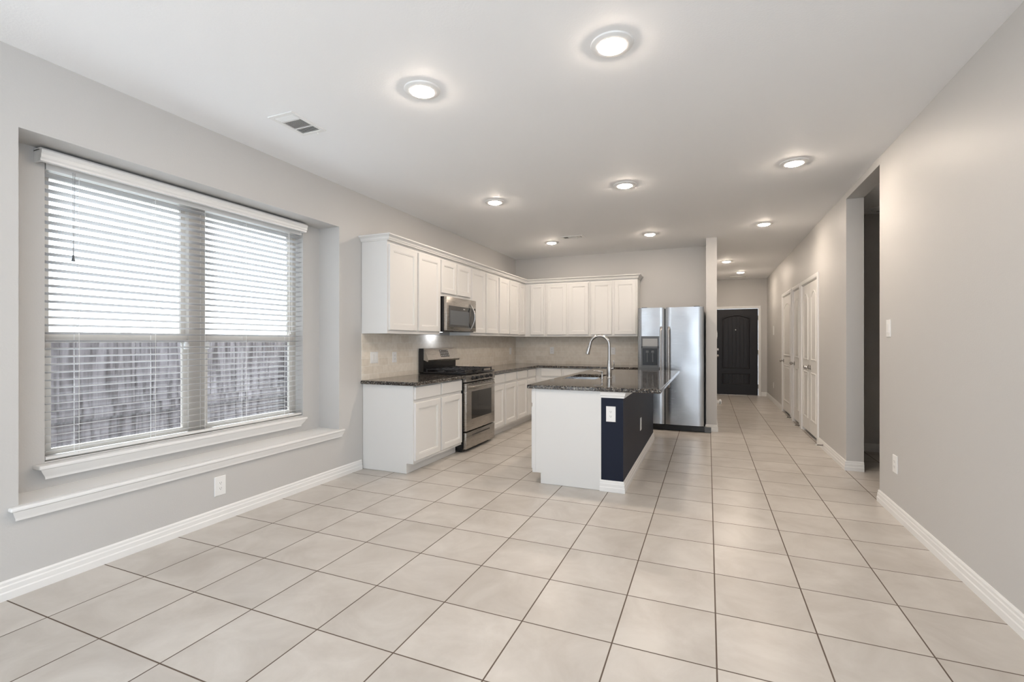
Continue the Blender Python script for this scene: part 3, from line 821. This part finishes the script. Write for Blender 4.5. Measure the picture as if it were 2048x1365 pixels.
# burners and grates
for (bx, by, r) in ((0.22, 4.92, 0.036), (0.50, 4.92, 0.045), (0.36, 5.14, 0.040), (0.22, 5.36, 0.036), (0.50, 5.36, 0.045)):
    m = MB(); m.lathe([(r + 0.018, 0), (r + 0.012, 0.006), (r, 0.007), (r, 0.014), (r * 0.9, 0.019), (0, 0.020)], (bx, by, 0.912), seg=28); m.build('burner', M_IRON, rg)
for (ga, gb) in ((4.775, 5.015), (5.022, 5.260), (5.267, 5.507)):
    m = MB(); zt = 0.945
    def bar(x0, y0, x1, y1, w=0.0055):
        if abs(x1 - x0) > abs(y1 - y0): m.box(min(x0, x1), max(x0, x1), y0 - w, y0 + w, zt - 0.012, zt, 0.002)
        else: m.box(x0 - w, x0 + w, min(y0, y1), max(y0, y1), zt - 0.012, zt, 0.002)
    bar(0.105, ga + 0.006, 0.625, ga + 0.006); bar(0.105, gb - 0.006, 0.625, gb - 0.006)
    bar(0.110, ga, 0.110, gb); bar(0.620, ga, 0.620, gb); bar(0.362, ga, 0.362, gb)
    yc = (ga + gb) / 2
    for cx_ in (0.235, 0.490):
        bar(cx_ - 0.10, yc, cx_ - 0.03, yc); bar(cx_ + 0.03, yc, cx_ + 0.10, yc)
        bar(cx_, ga, cx_, yc - 0.03); bar(cx_, yc + 0.03, cx_, gb)
    for xx in (0.112, 0.362, 0.618):
        for yy in (ga + 0.007, gb - 0.007): m.box(xx - 0.007, xx + 0.007, yy - 0.006, yy + 0.006, 0.912, zt + 0.004, 0.002)
    m.build('grate', M_IRON, rg)

# ------------------------------------------------------------------ microwave
my0, my1, mz0, mz1 = 4.752, 5.502, 1.392, 1.7995
mw = thing('microwave', (0.2, (my0 + my1) / 2, mz0), 'stainless over-the-range microwave mounted between white wall cabinets', 'microwave')
m = MB(); m.box(0.006, 0.362, my0, my1, mz0, mz1); m.build('body', M_BLACK, mw, smooth=False)
m = MB(); m.box(0.363, 0.402, my0 + 0.002, my1 - 0.155, mz0 + 0.006, mz1 - 0.002, 0.004, 2); md = m.build('door', M_STEEL, mw)
m = MB(); m.box(0.4018, 0.4040, 4.800, 5.345, 1.445, 1.695, 0.001); dw = m.build('door_window', M_BGLASS, md)
m = MB(); m.box(0.4040, 0.4046, 4.83, 5.30, 1.470, 1.640); m.build('viewing_screen', M_GREY, dw)
m = MB(); m.box(0.4040, 0.4046, 5.150, 5.195, 1.664, 1.672); m.build('nameplate', M_MARK, dw)
m = MB(); m.box(0.363, 0.402, my1 - 0.153, my1 - 0.002, mz0 + 0.006, mz1 - 0.002, 0.004, 2); mc = m.build('control_panel', M_STEEL, mw)
m = MB(); m.box(0.4018, 0.4035, my1 - 0.140, my1 - 0.020, 1.445, 1.695); m.build('keypad', M_BGLASS, mc)
m = MB(); pts = []
for k in range(17):
    s_ = k / 16; b_ = math.sin(PI * s_)
    pts.append((0.404 + 0.052 * b_, 5.352 + 0.010 * b_, 1.428 + 0.310 * s_))
m.tube(pts, [0.006 + 0.006 * math.sin(PI * k / 16) for k in range(17)], 12); m.build('handle', M_CHROME, md)
m = MB(); 
for k in range(14): m.box(0.30, 0.355, my0 + 0.06 + k * 0.046, my0 + 0.09 + k * 0.046, mz0 - 0.0012, mz0)
m.build('vent_grille', M_SLOT, mw, smooth=False)
m = MB(); m.box(0.055, 0.120, 4.95, 5.13, mz0 - 0.006, mz0, 0.002); m.build('task_light', M_TASK, mw)
m = MB(); m.box(0.14, 0.29, 4.80, 5.10, mz0 - 0.004, mz0, 0.001); m.build('grease_filter', M_STEEL, mw)

# ------------------------------------------------------------------ refrigerator
fx0, fx1, fyf = 2.250, 3.140, 7.050
rf = thing('refrigerator', ((fx0 + fx1) / 2, 7.43, 0), 'stainless side-by-side refrigerator with in-door water dispenser', 'refrigerator')
m = MB(); m.box(fx0 + 0.004, fx1 - 0.004, fyf + 0.075, 7.830, 0.020, 1.745, 0.004); m.build('body', M_BLACK, rf)
for hx in (fx0 + 0.05, fx1 - 0.13):
    m = MB(); m.box(hx, hx + 0.08, fyf + 0.02, fyf + 0.13, 1.745, 1.768, 0.006, 2); m.build('hinge_cover', M_GREY, rf)
def fdoor(x0, x1):
    m = MB(); pr = []; n = 12
    # slightly bowed front
    for k in range(n + 1):
        s_ = k / n; e = 0.005 * (1 - (2 * s_ - 1) ** 2)
        edge = 0.010 * (max(0, 1 - s_ / 0.06) ** 2 + max(0, 1 - (1 - s_) / 0.06) ** 2)
        pr.append((x0 + (x1 - x0) * s_, fyf + 0.004 - e + edge))
    pr += [(x1, fyf + 0.068), (x0, fyf + 0.068)]
    m.prism(pr, lambda a, b, z: (a, b, z), 0.092, 1.757)
    return m.build('door', M_FRIDGE, rf, angle=30)
d1 = fdoor(fx0, 2.618); d2 = fdoor(2.634, fx1)
for d_, hx in ((d1, 2.577), (d2, 2.680)):
    m = MB(); pts = []
    za, zb = 0.62, 1.475
    for k in range(21):
        s_ = k / 20; e = min(1, min(s_, 1 - s_) / 0.06); e = math.sin(e * PI / 2)
        bow = 0.012 * (1 - (2 * s_ - 1) ** 2)
        pts.append((hx, fyf - 0.006 - 0.045 * e - bow, za + (zb - za) * s_))
    m.tube(pts, 0.0155, 14); m.build('handle', M_CHROME, d_)
# dispenser
dx0, dx1 = 2.296, 2.548
m = MB(); yfr = fyf - 0.0045
m.box(dx0, dx1, yfr - 0.006, yfr + 0.002, 1.315, 1.348, 0.002); m.box(dx0, dx1, yfr - 0.006, yfr + 0.002, 1.172, 1.202, 0.002)
m.box(dx0, dx0 + 0.022, yfr - 0.006, yfr + 0.002, 0.925, 1.315, 0.002); m.box(dx1 - 0.022, dx1, yfr - 0.006, yfr + 0.002, 0.925, 1.315, 0.002)
m.box(dx0, dx1, yfr - 0.006, yfr + 0.002, 0.905, 0.928, 0.002)
ds = m.build('dispenser', M_GREY, d1)
m = MB(); m.box(dx0 + 0.023, dx1 - 0.023, yfr - 0.005, yfr + 0.001, 1.203, 1.314, 0.001); m.build('control_display', M_LGREY, d1)
m = MB(); m.box(dx0 + 0.022, dx1 - 0.022, yfr - 0.0025, yfr + 0.001, 0.928, 1.172); m.build('dispenser_recess', M_BLACK, d1)
m = MB()
for xx in (2.385, 2.460):
    m.box(xx - 0.020, xx + 0.020, yfr - 0.012, yfr - 0.003, 1.105, 1.140, 0.004); m.box(xx - 0.007, xx + 0.007, yfr - 0.010, yfr - 0.003, 0.975, 1.105, 0.003)
m.build('dispenser_paddle', M_GREY, d1)
m = MB(); m.box(dx0 - 0.010, dx1 + 0.010, yfr - 0.008, yfr + 0.002, 0.852, 0.904, 0.002); m.build('drip_tray', M_GREY, d1)
m = MB(); m.box(fx0 + 0.01, 3.150, 7.095, 7.120, 0.006, 0.082, 0.004); 
for k in range(5): m.box(fx0 + 0.03, 2.98, 7.090, 7.0955, 0.018 + k * 0.012, 0.024 + k * 0.012)
m.lathe([(0.026, -0.006), (0.026, 0.004), (0, 0.005)], (3.06, 7.097, 0.045), axis='y', seg=20)
m.build('toe_grille', M_BLACK, rf)
m = MB(); m.box(3.146, 3.235, 7.090, 7.135, 0.004, 0.078, 0.004); m.build('hinge_foot', M_GREY, rf)

# ------------------------------------------------------------------ island
ix0, ixk, ix1, iy0, iy1 = 1.735, 2.354, 2.540, 4.005, 6.330
isl = thing('kitchen_island', (2.14, 5.16, 0), 'freestanding white kitchen island with dark navy seating-side wall', 'island')
m = MB(); m.box(ix0, ixk, iy0, 4.74, 0.095, 0.849); m.box(ix0, ixk, 5.54, iy1, 0.095, 0.849)
m.box(ix0, ixk, 4.74, 5.54, 0.095, 0.64); m.box(ix0, ix0 + 0.012, 4.74, 5.54, 0.64, 0.849); m.box(2.17, ixk, 4.74, 5.54, 0.64, 0.849); m.box(ix0 + 0.080, ixk, iy0, iy1, 0.002, 0.095)
m.box(ix0 - 0.003, ix0 + 0.028, iy0 - 0.004, iy0, 0.095, 0.849); m.box(ix0 + 0.077, ix0 + 0.088, iy0 - 0.004, iy0, 0.002, 0.094)
m.build('cabinet_body', M_CAB, isl, smooth=False)
m = MB(); m.box(ixk, ix1, iy0, iy1, 0.002, 0.849); m.build('knee_wall', M_NAVY, isl, smooth=False)
for (a, b) in ((4.02, 4.46), (4.49, 4.93), (4.96, 5.40), (5.43, 5.87), (5.90, 6.31)):
    fn = lambda u, z, d: (ix0 - d, u, z)
    m = MB(); m.panel_door(fn, a, b, 0.125, 0.835 if a > 4.9 else 0.682, DT); m.build('door', M_CAB, isl, smooth=False)
    if a < 4.9:
        m = MB(); m.box(ix0 - DT, ix0, a, b, 0.715, 0.836, 0.003); m.build('drawer_front', M_CAB, isl, smooth=False)
m = MB(); m.box(ix0 - DT - 0.006, ix0 - DT + 0.002, 4.03, 4.045, 0.60, 0.64, 0.002); m.build('hinge_bumper', M_LGREY, isl)
# white cap moulding below the counter, and base moulding, wrapped round the knee wall
CAPM = [(0, 0.795), (0.008, 0.795), (0.010, 0.812), (0.016, 0.816), (0.020, 0.836), (0.030, 0.848), (0, 0.848)]
m = MB(); m.sweep([(ixk - 0.004, iy0), (ix1, iy0), (ix1, iy1)], [(-o, z) for o, z in CAPM]); m.build('cap_moulding', M_TRIM, isl, smooth=False)
m = MB(); m.sweep([(ixk - 0.010, iy0), (ix1, iy0), (ix1, iy1), (ixk, iy1)], [(-o, z + 0.001) for o, z in BASE]); m.build('base_moulding', M_TRIM, isl, smooth=False)
plate('outlet', (2.437, iy0, 0.658), '-y', 'white outlet on the navy end face of the island', w=0.080, h=0.130)
plate('outlet', (ix1, 5.100, 0.405), '+x', 'white outlet on the long navy side of the island', w=0.086, h=0.13)

# island countertop with a sink cut-out
kx0, kx1, ky0, ky1 = 1.690, 2.845, 3.975, 6.630
sx0, sx1, sy0, sy1 = 1.785, 2.125, 4.780, 5.500
m = MB(); z0, z1 = 0.8495, CT
def rr(x0, x1, y0, y1, d, z): return [(x0 + d, y0 + d, z), (x1 - d, y0 + d, z), (x1 - d, y1 - d, z), (x0 + d, y1 - d, z)]
rings = [rr(sx0, sx1, sy0, sy1, 0, z0), rr(kx0, kx1, ky0, ky1, 0.006, z0), rr(kx0, kx1, ky0, ky1, 0.0, z0 + 0.005), rr(kx0, kx1, ky0, ky1, 0.0, z1 - 0.008),
         rr(kx0, kx1, ky0, ky1, 0.0025, z1 - 0.0025), rr(kx0, kx1, ky0, ky1, 0.008, z1), rr(sx0, sx1, sy0, sy1, 0, z1), rr(sx0, sx1, sy0, sy1, 0, z0)]
m.loops(rings, (False, False))
bmesh.ops.remove_doubles(m.bm, verts=m.bm.verts, dist=0.0001)
tag(m.build('granite_countertop', M_GRAN, smooth=False), 'large dark granite island top with overhang and undermount sink cutout', 'countertop')
# the cabinet under the sink is open: the basin hangs inside it
sk = thing('kitchen_sink', ((sx0 + sx1) / 2, (sy0 + sy1) / 2, 0.70), 'stainless undermount sink set into the island countertop', 'sink')
m = MB(); o_ = 0.008
m.loops([rr(sx0 - o_ - 0.02, sx1 + o_ + 0.02, sy0 - o_ - 0.02, sy1 + o_ + 0.02, 0, 0.8488), rr(sx0 - o_, sx1 + o_, sy0 - o_, sy1 + o_, 0, 0.8492), rr(sx0 - o_, sx1 + o_, sy0 - o_, sy1 + o_, 0.010, 0.70), rr(sx0 - o_, sx1 + o_, sy0 - o_, sy1 + o_, 0.04, 0.682),
         ], (False, True))
m.build('basin', M_SINK, sk)
m = MB(); m.lathe([(0.045, 0.0), (0.042, 0.003), (0.030, 0.002), (0, 0.001)], (1.955, 5.14, 0.683)); m.build('drain', M_CHROME, sk)

# faucet and soap pump
fcx, fcy = 2.217, 5.075
fa = thing('kitchen_faucet', (fcx, fcy, CT), 'tall brushed nickel gooseneck faucet standing on the island counter', 'faucet')
m = MB(); m.lathe([(0.033, 0.0), (0.032, 0.006), (0.028, 0.010), (0.0275, 0.05), (0.029, 0.075), (0.025, 0.12), (0.0195, 0.17), (0.0190, 0.19), (0, 0.19)], (fcx, fcy, CT), seg=28); m.build('base', M_CHROME, fa)
m = MB(); pts = [(fcx, fcy, CT + 0.17), (fcx, fcy, CT + 0.24), (fcx, fcy, CT + 0.33)]
R_ = 0.105; zc = CT + 0.345
for k in range(1, 21):
    a = PI * 0.94 * k / 20
    pts.append((fcx - R_ + R_ * math.cos(a), fcy, zc + R_ * math.sin(a)))
e = Vector(pts[-1]); d = (e - Vector(pts[-2])).normalized(); pts.append(tuple(e + d * 0.02))
m.tube(pts, 0.0165, 18); m.build('neck', M_CHROME, fa)
m = MB(); p0 = e + d * 0.015
m.tube([tuple(p0), tuple(p0 + d * 0.006), tuple(p0 + d * 0.03), tuple(p0 + d * 0.075), tuple(p0 + d * 0.100), tuple(p0 + d * 0.104)], [0.0155, 0.0185, 0.0195, 0.0225, 0.0250, 0.021], 18); m.build('spray_head', M_CHROME, fa)
m = MB(); m.tube([(fcx + 0.015, fcy, CT + 0.095), (fcx + 0.045, fcy, CT + 0.100)], [0.016, 0.015], 14); m.tube([(fcx + 0.038, fcy, CT + 0.10), (fcx + 0.050, fcy - 0.004, CT + 0.125), (fcx + 0.054, fcy - 0.010, CT + 0.155), (fcx + 0.045, fcy - 0.012, CT + 0.185)][::-1], [0.0035, 0.005, 0.006, 0.009], 10)
m.build('lever_handle', M_CHROME, fa)
sp = thing('soap_dispenser', (2.165, 4.955, CT), 'small brushed nickel soap pump beside the faucet', 'soap dispenser')
m = MB(); m.lathe([(0.019, 0.0), (0.019, 0.006), (0.012, 0.010), (0.011, 0.035), (0.0075, 0.040), (0.0075, 0.060), (0, 0.060)], (2.165, 4.955, CT), seg=20); m.build('base', M_CHROME, sp)
m = MB(); m.lathe([(0.0105, 0.056), (0.0115, 0.060), (0.0115, 0.074), (0, 0.076)], (2.165, 4.955, CT), seg=20)
m.tube([(2.165, 4.955, CT + 0.070), (2.13, 4.955, CT + 0.077), (2.085, 4.955, CT + 0.080), (2.075, 4.955, CT + 0.074)], [0.006, 0.005, 0.004, 0.0035], 10); m.build('spout', M_CHROME, sp)

# ------------------------------------------------------------------ doors
def knob(mb, fn, u, z, r=0.027):
    """fn(u, z, d): round door knob with rosette."""
    rings = []
    for rr_, h in ((0.032, 0.0), (0.032, 0.006), (0.012, 0.010), (0.011, 0.028), (r * 0.8, 0.036), (r, 0.048), (r * 0.85, 0.060), (r * 0.4, 0.066), (0.001, 0.067)):
        rings.append([fn(u + rr_ * math.cos(2 * PI * k / 20), z + rr_ * math.sin(2 * PI * k / 20), h) for k in range(20)])
    mb.loops(rings)
def arch_poly(u0, u1, z0, z1, rise, n=12):
    p = [(u0, z0), (u1, z0)]
    for k in range(n + 1):
        s_ = k / n; p.append((u1 - (u1 - u0) * s_, z1 - rise + rise * math.sin(PI * s_) if rise else z1))
    return p
def inset_poly(poly, d):
    c = (sum(p[0] for p in poly) / len(poly), 0)
    out = []; n = len(poly)
    us = [p[0] for p in poly]; zs = [p[1] for p in poly]
    cu, cz = (min(us) + max(us)) / 2, (min(zs) + max(zs)) / 2
    su = 1 - 2 * d / (max(us) - min(us)); sz = 1 - 2 * d / (max(zs) - min(zs))
    return [(cu + (u - cu) * su, cz + (z - cz) * sz) for u, z in poly]
def moulded_panel(mb, fn, poly, base, w=0.022, up=0.008, mid=0.004):
    R = [(0.0, base), (0.004, base + up), (w * 0.55, base + up), (w, base + 0.0005), (w + 0.012, base + 0.0005), (w + 0.030, base + mid)]
    mb.loops([[fn(u, z, h) for u, z in inset_poly(poly, i)] for i, h in R])

# white hall doors (two-panel, arched) on the right hall wall, seen at a grazing angle
def white_leaf(parent, fn, u0, u1):
    m = MB(); z0, z1 = 0.045, 2.062
    def ring(i, d): return [fn(u0 + i, z0 + i, d), fn(u1 - i, z0 + i, d), fn(u1 - i, z1 - i, d), fn(u0 + i, z1 - i, d)]
    m.loops([ring(0, -0.035), ring(0, -0.002), ring(0.002, 0.0)])
    s_ = min(0.11, (u1 - u0) * 0.2)
    moulded_panel(m, fn, arch_poly(u0 + s_, u1 - s_, 1.02, 1.94, 0.07), 0.0)
    moulded_panel(m, fn, arch_poly(u0 + s_, u1 - s_, 0.22, 0.86, 0.0, 2), 0.0)
    return m.build('door_leaf', M_DOORW, parent, smooth=False)
def casing(parent, fn, u0, u1, ztop, w=0.057, mat=None):
    m = MB()
    pr = [(0, 0), (0, 0.010), (0.010, 0.016), (w - 0.012, 0.018), (w, 0.012), (w, 0)]
    # each leg and the head as a mitred sweep in the wall plane
    path = [(u0, 0.0), (u0, ztop), (u1, ztop), (u1, 0.0)]
    P = [Vector(p) for p in path]; rings = []
    for i, p in enumerate(P):
        d1 = (p - P[i - 1]).normalized() if i > 0 else (P[1] - P[0]).normalized()
        d2 = (P[i + 1] - p).normalized() if i < 3 else d1
        n1 = Vector((-d1.y, d1.x)); n2 = Vector((-d2.y, d2.x)); k = n1 + n2; k = k / k.dot(n1)
        rings.append([fn(p.x + k.x * o, p.y + k.y * o, h) for o, h in pr])
    m.loops(rings)
    return m.build('door_casing', mat or M_TRIM, parent, smooth=False)
fr_ = lambda u, z, d: (RX - d, u, z)
for name, a, b in DOORS:
    dr_ = struct_root(name, (RX, (a + b) / 2, 0))
    casing(dr_, fr_, a, b, 2.075)
    jm = MB(); jm.box(RX, RX + 0.12, a, a + 0.012, 0, 2.075); jm.box(RX, RX + 0.12, b - 0.012, b, 0, 2.075); jm.box(RX, RX + 0.12, a, b, 2.066, 2.075)
    jm.build('door_jamb', M_DOORW, dr_, smooth=False)
    leaf_fn = lambda u, z, d: (RX + 0.003 - d, u, z)
    if name == 'door_4':
        mid = (a + b) / 2
        spans = [((a + 0.014, mid - 0.002), mid - 0.055), ((mid + 0.002, b - 0.014), mid + 0.055)]
    else: spans = [((a + 0.014, b - 0.014), b - 0.075)]
    for (u0, u1), ku in spans:
        lf = white_leaf(dr_, leaf_fn, u0, u1)
        k = MB(); knob(k, leaf_fn, ku, 0.925); k.build('door_handle', M_CHROME, lf)

# front door
fd = struct_root('door_1', ((FDX0 + FDX1) / 2, FY, 0))
ff = lambda u, z, d: (u, FY - d, z)
casing(fd, ff, FDX0, FDX1, FDZ)
m = MB(); fl = lambda u, z, d: (u, FY + 0.018 - d, z)
def ring(i, d): return [fl(FDX0 + 0.006 + i, 0.012 + i, d), fl(FDX1 - 0.006 - i, 0.012 + i, d), fl(FDX1 - 0.006 - i, FDZ - 0.006 - i, d), fl(FDX0 + 0.006 + i, FDZ - 0.006 - i, d)]
m.loops([ring(0, -0.04), ring(0, 0), ring(0.001, 0.0005)])
ua, ub = 3.500, 4.108
moulded_panel(m, fl, arch_poly(ua, ub, 0.620, 1.900, 0.075), 0.0005, w=0.030, up=0.014, mid=0.001)
moulded_panel(m, fl, arch_poly(ua, ub, 0.245, 0.525, 0.0, 2), 0.0005, w=0.030, up=0.014, mid=0.001)
np_ = 6
for k in range(np_):
    a = ua + 0.055 + (ub - ua - 0.11) * k / np_; b = ua + 0.055 + (ub - ua - 0.11) * (k + 1) / np_
    s_ = ((a + b) / 2 - ua) / (ub - ua)
    top = 1.900 - 0.075 + 0.075 * math.sin(PI * s_) - 0.052
    for (za, zb) in ((0.672, top), (0.290, 0.480)):
        def rg_(i, d): return [fl(a + i, za, d), fl(b - i, za, d), fl(b - i, zb, d), fl(a + i, zb, d)]
        m.loops([rg_(0.003, 0.0005), rg_(0.006, 0.006)])
leaf = m.build('door_leaf', M_FDOOR, fd, smooth=False)
k = MB(); knob(k, fl, 3.405, 0.925, 0.028); k.build('door_handle', M_CHROME, leaf)
k = MB(); k.loops([[fl(3.405 + r * math.cos(2 * PI * q / 20), 1.075 + r * math.sin(2 * PI * q / 20), h) for q in range(20)] for r, h in ((0.033, 0), (0.031, 0.012), (0.018, 0.020), (0.016, 0.026), (0.001, 0.027))]); k.build('door_deadbolt', M_CHROME, leaf)
k = MB(); k.loops([[fl(3.797 + r * math.cos(2 * PI * q / 16), 1.545 + r * math.sin(2 * PI * q / 16), h) for q in range(16)] for r, h in ((0.013, 0.005), (0.011, 0.011), (0.001, 0.011))]); k.build('door_viewer', M_PLATE, leaf)
for z in (0.22, 1.02, 1.82):
    k = MB(); k.tube([(FDX1 - 0.004, FY - 0.006, z - 0.05), (FDX1 - 0.004, FY - 0.006, z + 0.05)], 0.007, 10); k.build('door_hinge', M_CHROME, fd)
m = MB(); m.box(FDX0, FDX1, FY - 0.02, FY + 0.10, 0.0005, 0.012, 0.003); m.build('door_threshold', M_STEEL, fd)

# door stops on the baseboards
def door_stop(p, sgn, label, mat_tip):
    x, y, z = p
    t = thing('door_stop', p, label, 'door stop')
    m = MB(); m.lathe([(0.012, 0.0), (0.012, sgn * 0.004), (0.006, sgn * 0.006), (0.006, sgn * 0.062), (0, sgn * 0.062)], p, axis='x', seg=14)
    for k in range(14):
        m.lathe([(0.006, sgn * (0.008 + k * 0.0038)), (0.0082, sgn * (0.0095 + k * 0.0038)), (0.006, sgn * (0.011 + k * 0.0038))], p, axis='x', seg=12)
    m.build('spring', M_CHROME, t)
    m = MB(); m.lathe([(0.0085, sgn * 0.060), (0.0095, sgn * 0.064), (0.009, sgn * 0.075), (0, sgn * 0.076)], p, axis='x', seg=14); m.build('tip', mat_tip, t)
door_stop((RX - 0.017, 6.50, 0.055), -1, 'spring door stop on the baseboard in front of the double closet doors', M_RUBBER)
door_stop((RX - 0.019, 8.010, 0.040), -1, 'spring door stop between the double closet doors and the narrow middle door', M_RUBBER)
door_stop((RX - 0.019, 8.790, 0.040), -1, 'spring door stop between the narrow middle door and the far white door', M_RUBBER)
plate('outlet', (3.31, 7.56, 0.385), '+x', 'white outlet holding a round plug-in, low at the narrow wall end')
pg = thing('plug_in_night_light', (3.318, 7.56, 0.385), 'small round white plug-in with dark face at the narrow wall end', 'night light')
m = MB(); m.box(3.3185, 3.340, 7.54, 7.58, 0.365, 0.405, 0.004, 2); m.build('plug_base', M_PLATE, pg)
m = MB(); m.lathe([(0.018, 0.0), (0.034, 0.006), (0.040, 0.018), (0.036, 0.032), (0.026, 0.040), (0, 0.041)], (3.338, 7.56, 0.385), axis='x', seg=28); m.build('shell', M_PLATE, pg)
m = MB()
for a in range(6): m.box(3.352, 3.366, 7.519, 7.523, 0.3665 + a * 0.0065, 0.3695 + a * 0.0065)
m.lathe([(0.012, 0.0), (0.010, 0.004), (0, 0.004)], (3.3785, 7.56, 0.385), axis='x', seg=16); m.build('sensor', M_SLOT, pg)
